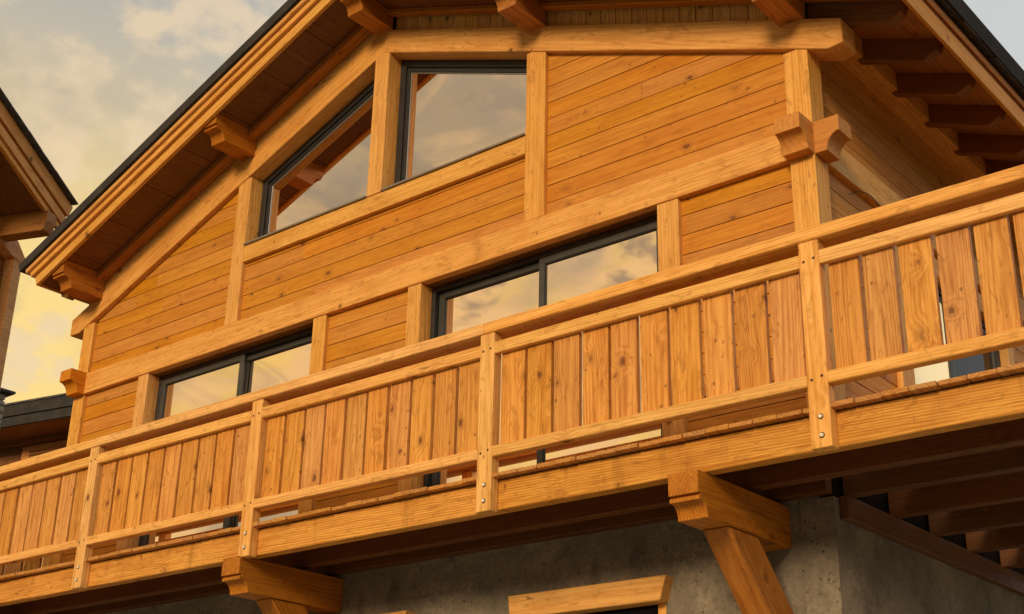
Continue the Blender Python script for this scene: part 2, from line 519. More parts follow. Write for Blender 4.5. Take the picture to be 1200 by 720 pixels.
# ------------------------------------------------------------------ the chalet
ch = thing('chalet', 'large new larch chalet with gable roof, wood cladding and dark framed windows behind the balcony', 'chalet', (-4.7, 4, -6.5))
FX = (1, 0, 0); FZ = (0, 0, 1)      # facade frame: U x V = -Y, so N points to the camera side
XL, XR = -9.43, 0.0

# wall core behind the cladding, with window openings left free
WIN1 = (-8.03, -5.41); WIN2 = (-3.975, -1.40); ZF, ZD = .06, -2.30
UP1 = [(-6.60, 1.176), (-4.77, 1.176), (-4.77, zb(-4.77)), (-6.60, zb(-6.60))]
UP2 = [(-4.57, 1.176), (-2.776, 1.176), (-2.776, zb(-2.776)), (-4.57, zb(-4.57))]


def core(poly): prism('wall', poly, -.072, -.20, (0, 0, 0), FX, FZ, 'core', ch)


core([(XL + .02, ZD), (-8.03, ZD), (-8.03, ZF), (XL + .02, ZF)])
core([(-5.41, ZD), (-3.975, ZD), (-3.975, ZF), (-5.41, ZF)])
core([(-1.40, ZD), (-.02, ZD), (-.02, ZF), (-1.40, ZF)])
core([(XL + .02, ZF), (-.02, ZF), (-.02, 1.0), (XL + .02, .9)])
core([(XL + .02, .9), (-6.62, .9), (-6.62, zs(-6.62)), (XL + .02, zs(XL))])
core([(-2.75, .99), (-.02, .99), (-.02, zs(-.02)), (-2.75, zs(-2.75))])
core([(-6.62, zb(-6.62) + .05), (-4.65, zb(-4.65) + .05), (-4.65, zs(-4.65)), (-6.62, zs(-6.62))])
core([(-4.65, zb(-4.65) + .05), (-2.75, zb(-2.75) + .05), (-2.75, zs(-2.75)), (-4.65, zs(-4.65))])
# side wall core, rear and left walls
for wp in ([(.07, ZD), (1.44, ZD), (1.44, 1.43), (.07, 1.43)], [(3.63, ZD), (10, ZD), (10, 1.43), (3.63, 1.43)], [(1.44, -.19), (3.63, -.19), (3.63, 1.43), (1.44, 1.43)]):
    prism('wall', wp, -.072, -.20, (0, 0, 0), (0, 1, 0), FZ, 'core', ch)
prism('wall', [(.22, ZD), (10, ZD), (10, 1.40), (.22, 1.40)], 0, .2, (XL + .05, 0, 0), (0, 1, 0), FZ, 'old', ch)
prism('wall', [(XL + .1, ZD), (-.3, ZD), (-.3, zs(-.3)), (-4.65, zs(-4.65)), (XL + .1, zs(XL + .1))], 0, .15, (0, 10, 0), FX, FZ, 'old', ch)
prism('room_floor', [(XL + .1, .25), (-.25, .25), (-.25, 9.9), (XL + .1, 9.9)], 0, .2, (0, 0, .05), FX, (0, 1, 0), 'room', ch)

SID = -.052     # face of the cladding behind the timber faces
# upper storey
cladding('siding_board', [(-9.23, .31), (-6.80, .31), (-6.80, zb(-6.80) + .02), (-9.23, zb(-9.23) + .02)], .1667, .45, SID, .02, (0, 0, 0), FX, FZ, 'siding', ch)
cladding('siding_board', [(-6.60, .31), (-2.776, .31), (-2.776, 1.0), (-6.60, 1.0)], .1667, .45, SID, .02, (0, 0, 0), FX, FZ, 'siding', ch)
cladding('siding_board', [(-2.556, .31), (-.19, .31), (-.19, zb(-.19) + .02), (-2.556, zb(-2.556) + .02)], .1667, .45, SID, .02, (0, 0, 0), FX, FZ, 'siding', ch)
# lower storey
for a, c in ((-9.23, -8.21), (-5.23, -4.14), (-1.20, -.19)):
    cladding('siding_board', [(a, ZD), (c, ZD), (c, .07), (a, .07)], .170, -.085, SID, .02, (0, 0, 0), FX, FZ, 'siding', ch)
# vertical boards between right rafter and soffit
cladding('gable_board', [(-4.55, zb(-4.55) + .25), (-.02, zb(-.02) + .25), (-.02, zs(-.02)), (-4.55, zs(-4.55))], .1625, -4.57, -.045, .02, (0, 0, 0), FX, FZ, 'rail', ch, vertical=True)
# plain frieze board above the left rafter
sl = Vector((1, 0, .3946)).normalized()
prism('frieze_board', [(XL + .02, zb(XL) + .27), (-4.66, zb(-4.66) + .27), (-4.66, zs(-4.66)), (XL + .02, zs(XL))], -.006, -.06, (0, 0, 0), FX, FZ, 'beam', ch)
# side wall cladding (plane x = 0, looking along -x, U = +y)
SY = (0, 1, 0)


def side_clad(y0, y1, z0, z1, zz, mat='siding'):
    cladding('siding_board', [(y0, z0), (y1, z0), (y1, z1), (y0, z1)], .1667, zz, SID, .02, (0, 0, 0), SY, FZ, mat, ch, maxlen=3.5)


side_clad(.205, 6.2, .30, 1.23, .45)
side_clad(.205, 1.23, ZD, .07, -.085)
side_clad(3.72, 6.2, ZD, .07, -.085)
side_clad(1.22, 3.73, -.20, .07, -.085)

# posts (z axis timbers)
def post(x0, x1, z0, z1, y0=0.0, y1=.20, mat='beam'): return box('post', (x0, y0, z0), (x1, y1, z1), mat, ch, 'z')


post(XL, -9.23, ZD, zb(-9.33) + .0)
post(-.205, 0, ZD, zb(-.1) - .005, 0, .212)
post(-6.80, -6.60, .315, zb(-6.70) + .02, .002)
post(-2.776, -2.556, .315, zb(-2.66) + .02, .002)
post(-4.770, -4.570, 1.180, zb(-4.65) + .12, -.006)
for a, c in ((-8.21, -8.03), (-5.41, -5.23), (-4.14, -3.975), (-1.40, -1.20)): post(a, c, ZD, .055, .001)
# side wall door posts
box('post', (-.2, 1.22, ZD), (-.004, 1.45, -.20), 'beam', ch, 'z')
box('post', (-.2, 3.62, ZD), (-.004, 3.78, -.20), 'beam', ch, 'z')
box('lintel', (-.2, 1.22, -.195), (-.002, 3.78, -.02), 'beam', ch, 'y')

# floor beam, side beam, plate and sill rail
box('floor_beam', (XL + .01, -.008, .060), (-.21, .20, .310), 'beam', ch, 'x')
box('side_beam', (-.2, .214, .060), (.004, 6.4, .308), 'beam', ch, 'y')
box('wall_plate', (-.2, .215, 1.212), (.125, 6.4, 1.40), 'beam', ch, 'y')
box('sill_beam', (-6.60, .003, .990), (-2.778, .19, 1.176), 'beam', ch, 'x')

# gable rafters: right one with sawn, chamfered tail; left one the same
def rafter(side, mat='beam'):
    s = side
    X = lambda d_: -4.65 + s * d_
    t = .272
    L1 = 4.95 if s > 0 else 5.04
    P = [(X(0.0), 2.79 + .0), (X(L1 - .12), 2.79 - .3946 * (L1 - .12)), (X(L1), 2.79 - .3946 * (L1 - .12) + .012), (X(L1), 2.79 - .3946 * L1 + t), (X(0.0), 2.79 + t)]
    if s < 0: P[1] = (X(L1 - .18), 2.79 - .3946 * (L1 - .18)); P[2] = (X(L1), 2.79 - .3946 * (L1 - .18))
    Uv = Vector((1, 0, -.3946 * s)).normalized(); Vv = Vector((.3946 * s, 0, 1)).normalized()
    P2 = [(p[0] * Uv.x + p[1] * Uv.z, p[0] * Vv.x + p[1] * Vv.z) for p in P]
    return prism('gable_rafter', P2, .012, -.215, (0, 0, 0), Uv, Vv, mat, ch, ch=.006)


rafter(1); rafter(-1)

# corbel blocks at the corner posts
def corbel_profile(l, h, step):
    """(u out from wall, v up) with a concave underside"""
    P = [(0, 0), (0, h), (l, h), (l, h - step)]
    r_u = l * .52; r_v = h - step
    for i in range(0, 9):
        a = math.radians(90 * i / 8)
        P.append((l - r_u * math.sin(a), (h - step) - r_v * (1 - math.cos(a))))
    return P


for xx in (-.2085, XL + .0):
    prism('corbel', corbel_profile(.21, .265, .13), 0, .2095, (xx + .2095, -.001, .05), (0, -1, 0), FZ, 'corbel', ch, ch=.004)
prism('corbel', corbel_profile(.205, .265, .13), 0, -.2085, (.001, .0015, .05), (1, 0, 0), FZ, 'corbel', ch, ch=.004)

# purlins with stepped corbel ends
def purlin(xc, zbot, ztop, w=.212, yf=-.57, parent=ch, mat='purlin'):
    h = ztop - zbot
    P = [(0, zbot), (0, ztop), (-yf, ztop), (-yf, zbot + .155)]
    a0 = -yf
    P += [(a0 - .034, zbot + .155), (a0 - .034, zbot + .142), (a0 - .018, zbot + .142), (a0 - .018, zbot + .118), (a0 - .050, zbot + .118)]
    for i in range(1, 8):
        a = math.radians(90 * i / 8)
        P.append((a0 - .050 - .085 * math.sin(a), zbot + .118 - .118 * (1 - math.cos(a))))
    P.append((a0 - .136, zbot))
    return prism('purlin', P, -w / 2, w / 2, (xc, -.0, 0), (0, -1, 0), FZ, mat, parent, ch=.0025)


PUR = [(-9.225, 1.205), (-6.67, 2.240), (-4.655, 3.035), (-2.655, 2.235), (-.105, 1.235)]
for xc, z0 in PUR:
    purlin(xc, z0, zs(xc) + (.0 if abs(xc + 4.65) < .1 else .05))

# ------------------------------------------------------------------ roof
YF, YB = -.62, 10.6
for s, x_e in ((-1, -9.58), (1, .84)):
    d_e = abs(x_e + 4.65)
    Uv = Vector((s * 1, 0, -.3946)).normalized(); Vv = Vector((0, 1, 0))
    kk = Uv.x * s
    # soffit panels, long side along the depth; d measured horizontally from the ridge
    seams = [0, .62, 1.24, 1.86, 2.48, 3.10, 3.72, 4.34, d_e] if s < 0 else [0, .62, 1.24, 1.86, 2.48, 3.10, 3.72, 4.34, 5.208, d_e]
    for i in range(len(seams) - 1):
        a, c = seams[i] / kk + .003, seams[i + 1] / kk - .003
        prism('soffit_panel', [(YF + .002, -a), (YB, -a), (YB, -c), (YF + .002, -c)] if s > 0 else [(YF + .002, a), (YB, a), (YB, c), (YF + .002, c)],
              0 if s > 0 else -.0, .018 if s > 0 else -.018 * -1, (-4.65, 0, 3.27), (0, 1, 0), -Uv if s > 0 else Uv, 'soffit', ch) if False else None
        # build directly with four corners
        nrm = Vector((s * .3946, 0, 1)).normalized()
        O = Vector((-4.65, (YF + YB) / 2, 3.27)) + Uv * ((a + c) / 2) + nrm * .009
        beam('soffit_panel', O - Vector((0, (YB - YF) / 2 - .002, 0)), O + Vector((0, (YB - YF) / 2 - .002, 0)), c - a, .018, 'soffit_lit' if (s > 0 and i >= 7) else 'soffit', ch, up=nrm, ch=.003)
    nrm = Vector((s * .3946, 0, 1)).normalized()

    def layer(name, off0, off1, xend, yf, yb, mat, label=None):
        # slab between vertical offsets off0..off1 above the soffit, cut square to the slope at xend
        D = abs(xend + 4.65)
        P = [(-4.65, 3.27 + off0), (-4.65 + s * D, 3.27 - .3946 * D + off0)]
        t = (off1 - off0) * .93
        P.append((P[1][0] + nrm.x * t, P[1][1] + nrm.z * t))
        P.append((-4.65, 3.27 + off1))
        return prism(name, [(p[0], p[1]) for p in P], -yf, -yb, (0, 0, 0), FX, FZ, mat, ch, label)

    def strip(name, off0, off1, xend, yf, thick, mat, label=None):
        D = abs(xend + 4.65); q = Vector((s, 0, -.3946)).normalized()
        t = (off1 - off0) * .93
        A = Vector((-4.65, yf + thick / 2, 3.27 + (off0 + off1) / 2)); Bp = A + q * (D / abs(q.x)) + nrm * 0
        e_shift = nrm * 0
        return beam(name, A, Bp + e_shift, thick, t, mat, ch, up=nrm, ch=.004, label=label)
    layer('roof_core', .022, .225, x_e - s * .06, YF + .06, YB - .1, 'core')
    e0, e1, e2, e3 = ((-9.585, -9.655, -9.725, -9.80) if s < 0 else (.80, .82, .84, .92))
    strip('verge_board', -.040, .082, e0, YF - .0, .045, 'beam')
    strip('verge_board', .098, .168, e1, YF - .036, .06, 'beam')
    strip('verge_board', .182, .240, e2, YF - .066, .08, 'beam')
    layer('roof_covering', .245, .366, e3, YF - .10, YB, 'roofmetal')

# batten along the junction of soffit and gable wall
for s, xe in ((-1, -9.55), (1, .80)):
    q = Vector((s, 0, -.3946)).normalized(); nrm = Vector((s * .3946, 0, 1)).normalized()
    A = Vector((-4.65, -.066 if s < 0 else -.05, 3.27)) - nrm * (.040 if s < 0 else .026)
    beam('eave_batten', A, A + q * (abs(xe + 4.65) / abs(q.x)), .128 if s < 0 else .096, .078 if s < 0 else .05, 'purlin', ch, up=nrm)
# right eave: fascia boards and slates
box('fascia_board', (.812, YF + .02, 1.000), (.842, YB - .1, 1.165), 'siding', ch, 'y')
box('fascia_board', (.805, YF + .02, 1.169), (.828, YB - .1, 1.36), 'purlin', ch, 'y')
box('fascia_board', (.832, YF + .02, 1.215), (.852, YB - .1, 1.285), 'purlin', ch, 'y')
yy = YF - .12
k = 0
while yy < 7.5:
    wd = random.uniform(.26, .42)
    for lay in (0, 1):
        o0 = Vector((.62, yy + wd / 2 + lay * .12, 1.432 + lay * .022 + random.uniform(-.003, .006)))
        e = .90 + random.uniform(-.012, .014) - lay * .03
        dr = Vector((1, 0, -.3946)).normalized()
        beam('slate', o0, o0 + dr * ((e - .62) / dr.x), wd - .006, .018, 'slate', ch, up=(.3946, 0, 1), ch=.003, roll=random.uniform(-.012, .012))
    yy += wd
# left eave fascia
box('fascia_board', (-9.60, YF + .02, 1.30), (-9.575, YB - .1, 1.44), 'beam', ch, 'y')

# rafter tails under the right eave, chamfered ends
dr = Vector((1, 0, -.3946)).normalized(); du = Vector((.3946, 0, 1)).normalized()


def tail(y0, w=.095, x0=-.05, x1=.76, s=1):
    L = (x1 - x0) / dr.x
    h = .185
    P = [(0, 0), (0, -h), (L - .080, -h), (L - .058, -h + .030), (L - .048, -h + .034), (L - .012, -h + .078), (L, -h + .082), (L, 0)]
    org = Vector((x0, y0, zs(x0) + .002))
    U2, V2 = dr, du
    if s < 0:
        U2 = Vector((-dr.x, 0, dr.z)); V2 = Vector((-du.x, 0, du.z)); org = Vector((x0, y0, zs(x0) + .002))
    prism('rafter_tail', P, 0, -w if s > 0 else w, org, U2, V2, 'tailw', ch, ch=.003)


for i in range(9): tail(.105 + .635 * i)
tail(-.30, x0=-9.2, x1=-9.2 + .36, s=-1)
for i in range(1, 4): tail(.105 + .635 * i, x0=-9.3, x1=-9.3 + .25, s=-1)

# ------------------------------------------------------------------ windows
def fixed_window(poly, label=None):
    out = ccw(poly)
    fr = ring('window_frame', out, inset(out, .075), -.235, -.165, (0, 0, 0), FX, FZ, 'frame', ch, label)
    mid = inset(out, .0755)
    ring('sash', mid, inset(mid, .045), -.225, -.185, (0, 0, 0), FX, FZ, 'frame', fr)
    inn = inset(mid, .0455)
    ring('glazing_bead', inn, inset(inn, .012), -.212, -.196, (0, 0, 0), FX, FZ, 'sill', fr)
    pane = inset(inn, .006)
    prism('pane', pane, -.205, -.211, (0, 0, 0), FX, FZ, 'glass', fr)
    prism('room_backing', inset(out, .01), -.30, -.32, (0, 0, 0), FX, FZ, 'room', fr)
    # flashing on the sill
    xs = [p[0] for p in out]
    box('sill_flashing', (min(xs) + .004, -.022, 1.178), (max(xs) - .004, .165, 1.196), 'sill', fr, 'x', .003)
    return fr


fixed_window(UP1, 'dark framed fixed window with sloping top, left of the middle post')
fixed_window(UP2, 'dark framed fixed window with sloping top, right of the middle post')


def rect(a, c, z0, z1): return [(a, z0), (c, z0), (c, z1), (a, z1)]


def sliding(a, c, z0, z1, xm, front_left, label):
    out = rect(a, c, z0, z1)
    fr = ring('window_frame', out, inset(out, .045), -.25, -.150, (0, 0, 0), FX, FZ, 'frame', ch, label)
    a1, c1, z01, z11 = a + .046, c - .046, z0 + .046, z1 - .046
    for i, (l, r) in enumerate(((a1, xm + .035), (xm - .035, c1))):
        front = (i == 0) == front_left
        y0, y1 = (-.195, -.158) if front else (-.245, -.205)
        o = rect(l, r, z01, z11)
        ring('sash', o, inset(o, .062), y0, y1, (0, 0, 0), FX, FZ, 'sash', fr)
        q = inset(o, .0625)
        ring('glazing_bead', q, inset(q, .010), y0 + .004, y1 - .006, (0, 0, 0), FX, FZ, 'seal', fr)
        prism('pane', inset(q, .004), y0 + .010, y0 + .018, (0, 0, 0), FX, FZ, 'glass', fr)
    prism('room_backing', out, -.30, -.32, (0, 0, 0), FX, FZ, 'room', fr)
    box('threshold', (a + .002, -.02, z0 - .03), (c - .002, .25, z0 - .002), 'sill', fr, 'x', .003)
    return fr


sliding(WIN1[0], WIN1[1], ZD + .03, .055, -6.65, True, 'left sliding balcony door with two reflecting panes')
sliding(WIN2[0], WIN2[1], ZD + .03, .055, -2.69, False, 'right sliding balcony door with two reflecting panes')

# side wall door, plane x
SO = (0, 0, 0)
out = rect(1.45, 3.62, ZD + .03, -.20)
fr = ring('window_frame', out, inset(out, .05), -.16, -.08, SO, SY, FZ, 'frame', ch, 'dark framed door in the side wall, half covered by a cream blind given its own glow')
for l, r, mt in ((1.505, 2.50, 'glowblind'), (2.50, 3.57, 'darkglass')):
    o = rect(l, r, ZD + .08, -.25)
    ring('sash', o, inset(o, .05), -.14, -.10, SO, SY, FZ, 'sash' if mt == 'darkglass' else 'frame', fr)
    prism('pane' if mt == 'darkglass' else 'blind', inset(o, .045), -.128, -.12, SO, SY, FZ, mt, fr)

# small black cable on the side wall
cu = bpy.data.curves.new('cable', 'CURVE'); cu.dimensions = '3D'; cu.bevel_depth = .0035
sp = cu.splines.new('BEZIER'); pts = [(-.04, .62, -.02), (.03, .70, .01), (.05, .95, -.03), (-.03, 1.16, -.10)]
sp.bezier_points.add(len(pts) - 1)
for q, pt in zip(sp.bezier_points, pts): q.co = pt; q.handle_left_type = q.handle_right_type = 'AUTO'
ob = bpy.data.objects.new('cable_curve', cu); C.objects.link(ob)
dg = bpy.context.evaluated_depsgraph_get()
cme = bpy.data.meshes.new_from_object(ob.evaluated_get(dg)); bpy.data.objects.remove(ob)
cme.name = 'cable'
link('cable', cme, 'cable', ch, Matrix.Identity(4))

# ------------------------------------------------------------------ concrete lower storey
def conc(poly, t0, t1, org=(0, 0, 0), U=FX):
    return prism('concrete_wall', poly, t0, t1, org, U, FZ, 'concrete', ch)


ZC = -2.345
OPS = [(-5.15, -3.95), (-2.72, -1.42)]     # window openings under the timber lintels
xs = [XL + .02, OPS[0][0], OPS[0][1], OPS[1][0], OPS[1][1], -.296]
for i in (0, 2, 4):
    conc(rect(xs[i], xs[i + 1], -6.55, ZC), -.004, -.30)
for a, c in OPS:
    conc(rect(a, c, -3.0, ZC), -.004, -.30)
    conc(rect(a, c, -6.55, -4.4), -.004, -.30)
conc(rect(-.004, 9.9, -6.55, -2.535), 0, -.25, (-.045, 0, 0), SY)
prism('gap_shade_board', rect(.0, 9.9, -2.532, ZC), 0, -.1, (-.048, 0, 0), SY, FZ, 'room', ch)  # near-black board painting the shade in the gaps between joists
conc(rect(-.296, -.152, -2.533, ZC), -.0045, -.305)
conc(rect(.30, 9.9, -6.55, ZC), 0, .25, (XL + .27, 0, 0), SY)
for (a, c) in OPS:
    P = [(a - .06, -2.93), (c + .09, -2.93), (c + .035, -3.105), (a - .04, -3.105)]
    lt = prism('lintel', P, .105, -.03, (0, 0, 0), FX, FZ, 'beam', ch, 'timber lintel with slanted ends in the concrete wall', ch=.006)
    box('window_post', (c - .05, .0, -4.4), (c + .02, .20, -3.108), 'beam', ch, 'z')
    box('window_post', (a - .02, .0, -4.4), (a + .05, .20, -3.108), 'beam', ch, 'z')
    o = rect(a + .055, c - .055, -4.4, -3.108)
    fr = ring('window_frame', o, inset(o, .05), -.18, -.10, (0, 0, 0), FX, FZ, 'frame', ch)
    prism('pane', inset(o, .045), -.15, -.156, (0, 0, 0), FX, FZ, 'darkglass', fr)

# ------------------------------------------------------------------ the balcony
bl = thing('balcony', 'long larch balcony with plank railing, carried on corbelled brackets along the chalet front', 'balcony', (-3, -.6, -2.6))
XB0, XB1 = -11.35, 3.03
# deck boards run away from the camera side; their ends show over the edge beam
x = XB0
while x < XB1 + .1:
    jy = random.uniform(-.010, .008)
    y1 = 4.4 if x > .02 else -.012
    if x < XL - .2: y1 = 3.4
    box('deck_board', (x + .0025, -1.135 + jy, -2.335 + random.uniform(0, .003)), (x + .167, y1, -2.303 + random.uniform(-.003, .003)), 'deck', bl, 'y', .004)
    x += .1695
# edge beams, joists
for a, c in ((XB0, -7.035), (-7.033, -2.142), (-2.140, XB1 - .1)):
    box('edge_beam', (a, -1.070, -2.558), (c, -.965, -2.341), 'fascia', bl, 'x', .006)
box('edge_beam', (XB1 - .095, -1.07, -2.558), (XB1, 4.4, -2.341), 'fascia', bl, 'y', .006)
box('edge_beam', (XB0, -.96, -2.556), (XB0 + .1, 3.4, -2.341), 'fascia', bl, 'y', .006)
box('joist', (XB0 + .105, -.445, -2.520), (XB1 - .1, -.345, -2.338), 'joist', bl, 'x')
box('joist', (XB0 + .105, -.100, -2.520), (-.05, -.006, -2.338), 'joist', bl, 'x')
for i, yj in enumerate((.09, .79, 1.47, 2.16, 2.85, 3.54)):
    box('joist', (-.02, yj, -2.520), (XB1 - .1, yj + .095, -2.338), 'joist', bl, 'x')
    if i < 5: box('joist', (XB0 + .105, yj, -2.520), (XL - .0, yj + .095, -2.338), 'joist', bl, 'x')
box('ledger', (-.042, .065, -2.682), (.022, 4.6, -2.523), 'joist', bl, 'y', label='ledger timber bolted to the concrete side wall')

# cantilever brackets
def bracket(x0, x1):
    P = [(0, -2.562), (1.16, -2.562), (1.16, -2.706), (1.128, -2.706), (1.128, -2.720), (1.148, -2.720), (1.148, -2.748), (1.128, -2.748)]
    for i in range(1, 9):
        a = math.radians(90 * i / 8)
        P.append((1.128 - .075 * math.sin(a), -2.748 - .096 * (1 - math.cos(a))))
    P.append((0, -2.844))
    br = prism('bracket_beam', P, 0, x1 - x0, (x1, -.0, 0), (0, -1, 0), FZ, 'purlin', bl, ch=.0025)
    U = Vector((0, .446, -.459)).normalized(); Vn = Vector((0, -.459, -.446)).normalized()
    # strut from under the beam down to the wall
    A = Vector((0, -.775, -2.846)); Bq = Vector((0, -.36, -2.846))
    P = [(-.795, -2.847), (-.425, -2.847), (-.006, -3.275), (-.006, -3.66)]
    q = [(p[0] * U.y + p[1] * U.z, p[0] * Vn.y + p[1] * Vn.z) for p in P]
    prism('brace', q, -.008, -(x1 - x0 - .012), (x0 + .002, 0, 0), U, Vn, 'purlin', bl, ch=.008)


def bracket2(x0, x1):
    bracket(x0, x1)


bracket(-.600, -.380); bracket(-4.950, -4.730); bracket(-9.30, -9.08)

# railing posts, rails and boards
PX = [-9.42, -7.035, -4.70, -2.142, .472, 2.94]


def screw(pos, n, parent, r=.006, mat='screw', name='screw', proud=.002):
    k = ('disc', r, mat, proud)
    me = _cache.get(k)
    if me is None:
        N = 12 if r > .01 else 8
        vs = [(math.cos(2 * math.pi * i / N) * r, math.sin(2 * math.pi * i / N) * r, 0) for i in range(N)] + \
             [(math.cos(2 * math.pi * i / N) * r * .8, math.sin(2 * math.pi * i / N) * r * .8, proud) for i in range(N)]
        fs = [list(range(N, 2 * N))] + [[i, (i + 1) % N, N + (i + 1) % N, N + i] for i in range(N)]
        me = mesh_from(name, vs, fs); _cache[k] = me
    q = Vector(n).to_track_quat('Z', 'Y').to_matrix().to_4x4()
    return link(name, me, mat, parent, Matrix.Translation(pos) @ q)


def rail_post(P0, u, n, w=.136):
    """P0 on the outer face line; u along railing, n outward"""
    P0 = Vector(P0); u = Vector(u); n = Vector(n)
    c = P0 - n * .045
    po = beam('railing_post', c + Vector((0, 0, -2.575)), c + Vector((0, 0, -1.243)), w, .09, 'rail', bl, up=n, ch=.006)
    for zz in (-2.385, -2.500):
        screw(P0 + Vector((0, 0, zz)) + u * .008 + n * .0005, n, po, .019, 'seal', 'washer', .002)
        screw(P0 + Vector((0, 0, zz)) + u * .008 + n * .003, n, po, .0135, 'bolt', 'bolt', .009)
    for zz, s_ in ((-1.375, -1), (-1.365, 1), (-2.150, -1), (-2.135, 1)):
        screw(P0 + Vector((0, 0, zz)) + u * .034 * s_ + n * .0003, n, po, .010)
    return po


def bay(A, Bp, u, n, nb, seed, jit=.004):
    """rails and boards between two post faces A and B (points at z=0 on the outer face line)"""
    rnd = random.Random(seed)
    A = Vector(A); Bp = Vector(Bp); u = Vector(u); n = Vector(n)
    Z = lambda z_: Vector((0, 0, z_))
    i_ = n * -.026
    beam('rail', A + i_ + Z(-1.364), Bp + i_ + Z(-1.364), .046, .092, 'rail', bl, up=(0, 0, 1))
    beam('rail', A + n * -.042 + Z(-2.149), Bp + n * -.042 + Z(-2.149), .078, .076, 'rail', bl, up=(0, 0, 1))
    L = (Bp - A).length
    m0 = .030; gap = .028
    bw = (L - 2 * m0 + gap) / nb - gap
    for k in range(nb):
        s = m0 + k * (bw + gap) + rnd.uniform(-jit, jit)
        c = A + u * (s + bw / 2) - n * (.069 + rnd.uniform(-.002, .003))
        beam('railing_board', c + Z(-2.113), c + Z(-1.335), bw - rnd.uniform(0, .006), .040, 'board', bl, up=n, ch=.003)


uX = (1, 0, 0); nF = (0, -1, 0); YO = -1.16
for px in PX: rail_post((px, YO, 0), uX, nF)
for i in range(len(PX) - 1):
    a, c = PX[i] + .0685, PX[i + 1] - .0685
    bay((a, YO, 0), (c, YO, 0), uX, nF, 10 if PX[i] > -3 else (10 if PX[i] > -6 else 9), 100 + i)
rail_post((XB0 + .07, YO, 0), uX, nF)
bay((XB0 + .14, YO, 0), (PX[0] - .0685, YO, 0), uX, nF, 7, 99)
# handrail
hx = [XB0 - .02, -7.035, -2.17, 3.03]
for i in range(3):
    box('handrail', (hx[i] + .0015, -1.168, -1.240), (hx[i + 1] - .0015, -.990, -1.155 + (.002 if i == 1 else 0)), 'rail', bl, 'x', .006)
# return railing on the left end, seen below the bottom rail
for yy in (.0, 1.15, 2.3, 3.35): rail_post((XB0 - .09, yy, 0), (0, -1, 0), (-1, 0, 0))
for i, (a, c) in enumerate(((-1.10, -.07), (.07, 1.08), (1.22, 2.23), (2.37, 3.28))):
    bay((XB0 - .09, c, 0), (XB0 - .09, a, 0), (0, -1, 0), (-1, 0, 0), 4, 300 + i)
box('handrail', (XB0 - .098, -1.0, -1.240), (XB0 + .05, 3.4, -1.155), 'rail', bl, 'y', .006)
# return railing on the right end
for yy in (.4, 1.8, 3.2): rail_post((XB1 + .09, yy, 0), (0, 1, 0), (1, 0, 0))
for i, (a, c) in enumerate(((-1.06, .33), (.47, 1.73), (1.87, 3.13))):
    bay((XB1 + .09, a, 0), (XB1 + .09, c, 0), (0, 1, 0), (1, 0, 0), 5, 400 + i)
box('handrail', (XB1 - .05, -1.0, -1.240), (XB1 + .098, 4.2, -1.155), 'rail', bl, 'y', .006)

# ------------------------------------------------------------------ neighbouring chalet on the left
V0 = Vector((-11.65115, .890735, 3.58372))
tA = Vector((-.36812455, .92977649, 0)); tN = Vector((.92977649, .36812455, 0)); tZ = Vector((0, 0, 1))


def Q(a, n_, z_): return V0 + tA * a + tN * n_ + tZ * z_


nc = thing('neighbour_chalet', 'darker neighbouring timber chalet at the left edge, only its eave and corner post in view', 'chalet', tuple(Q(-4, -4, -10.08)))
tAn = -tA    # so that tAn x Z points along +tN? (checked: U x V = N)
Un = -tA if (-tA).cross(tZ).dot(tN) > 0 else tA
sg = 1 if Un.dot(tA) > 0 else -1


def nprism(name, poly, n0, n1, mat, label=None, ch_=0):
    """poly in (a, z) of the neighbour's gable plane, between depths n0 and n1"""
    return prism(name, [(a * sg, z_) for a, z_ in poly], n0, n1, V0, Un, tZ, mat, nc, label, ch_)


RA = -2.3     # top of the single slope
def nz(a, off): return -.3946 * a + off if a > RA else -.3946 * RA * 2 + .3946 * a + off


dl = (tA * 1 - tZ * .3946).normalized(); nl = (tA * .3946 + tZ).normalized()
for off, th, nn, mt, ex in ((-.125, .185, 0, 'oldlight', 0), (-.315, .135, -.03, 'oldlight', -.05), (-.440, .075, -.06, 'oldlight', -.08)):
    A = Q(RA, nn - .03, nz(RA, off)); Bq = Q(ex - .01, nn - .03, nz(ex - .01, off))
    beam('verge_board' if mt != 'slate' else 'roof_edge', A, Bq, .06, th, mt, nc, up=nl, ch=.004)
nprism('roof', [(RA, nz(RA, -.05)), (-.03, nz(-.03, -.05)), (-.16, nz(-.16, -.43)), (RA, nz(RA, -.45))], -.07, -9, 'old')
# edge slates with a ragged line
a = RA
while a < -.02:
    w_ = random.uniform(.16, .3)
    beam('slate', Q(a, .02, nz(a, .005 + random.uniform(0, .012))), Q(min(a + w_ + .03, .02), .02, nz(min(a + w_ + .03, .02), .012)), .12, .022, 'slate', nc, up=nl, ch=.003)
    a += w_
for ac in (-.33, -1.9):
    z0 = nz(ac, -.42) - .29
    P = [(.9, z0), (.9, z0 + .30), (.04, z0 + .30), (.04, z0 + .14), (.08, z0 + .02), (.10, z0)]
    prism('purlin', [(-p[0], p[1]) for p in P], -.10, .10, V0 + tA * ac, tN, tZ, 'purlin', nc, ch=.004)
nprism('wall', [(.10, -10.2), (.10, -.75), (-.15, nz(-.15, -.5)), (RA + .1, nz(RA, -.55)), (RA + .1, -10.2)], -.97, -8.5, 'old')
cl = []
zz = -10.0
while zz < .2:
    hi = min(.10 - .2, (.0 - (zz + .16) - .55) / .3946) if zz > -.8 else -.02
    nprism('siding_board', [(-2.2, zz + .005), (hi, zz + .005), (hi, zz + .16), (-2.2, zz + .16)], -.955, -.97, 'old')
    zz += .165
nprism('post', [(-.02, -10.2), (.155, -10.2), (.155, -.62), (-.02, -.55)], -.80, -1.02, 'oldlight', ch_=.006)
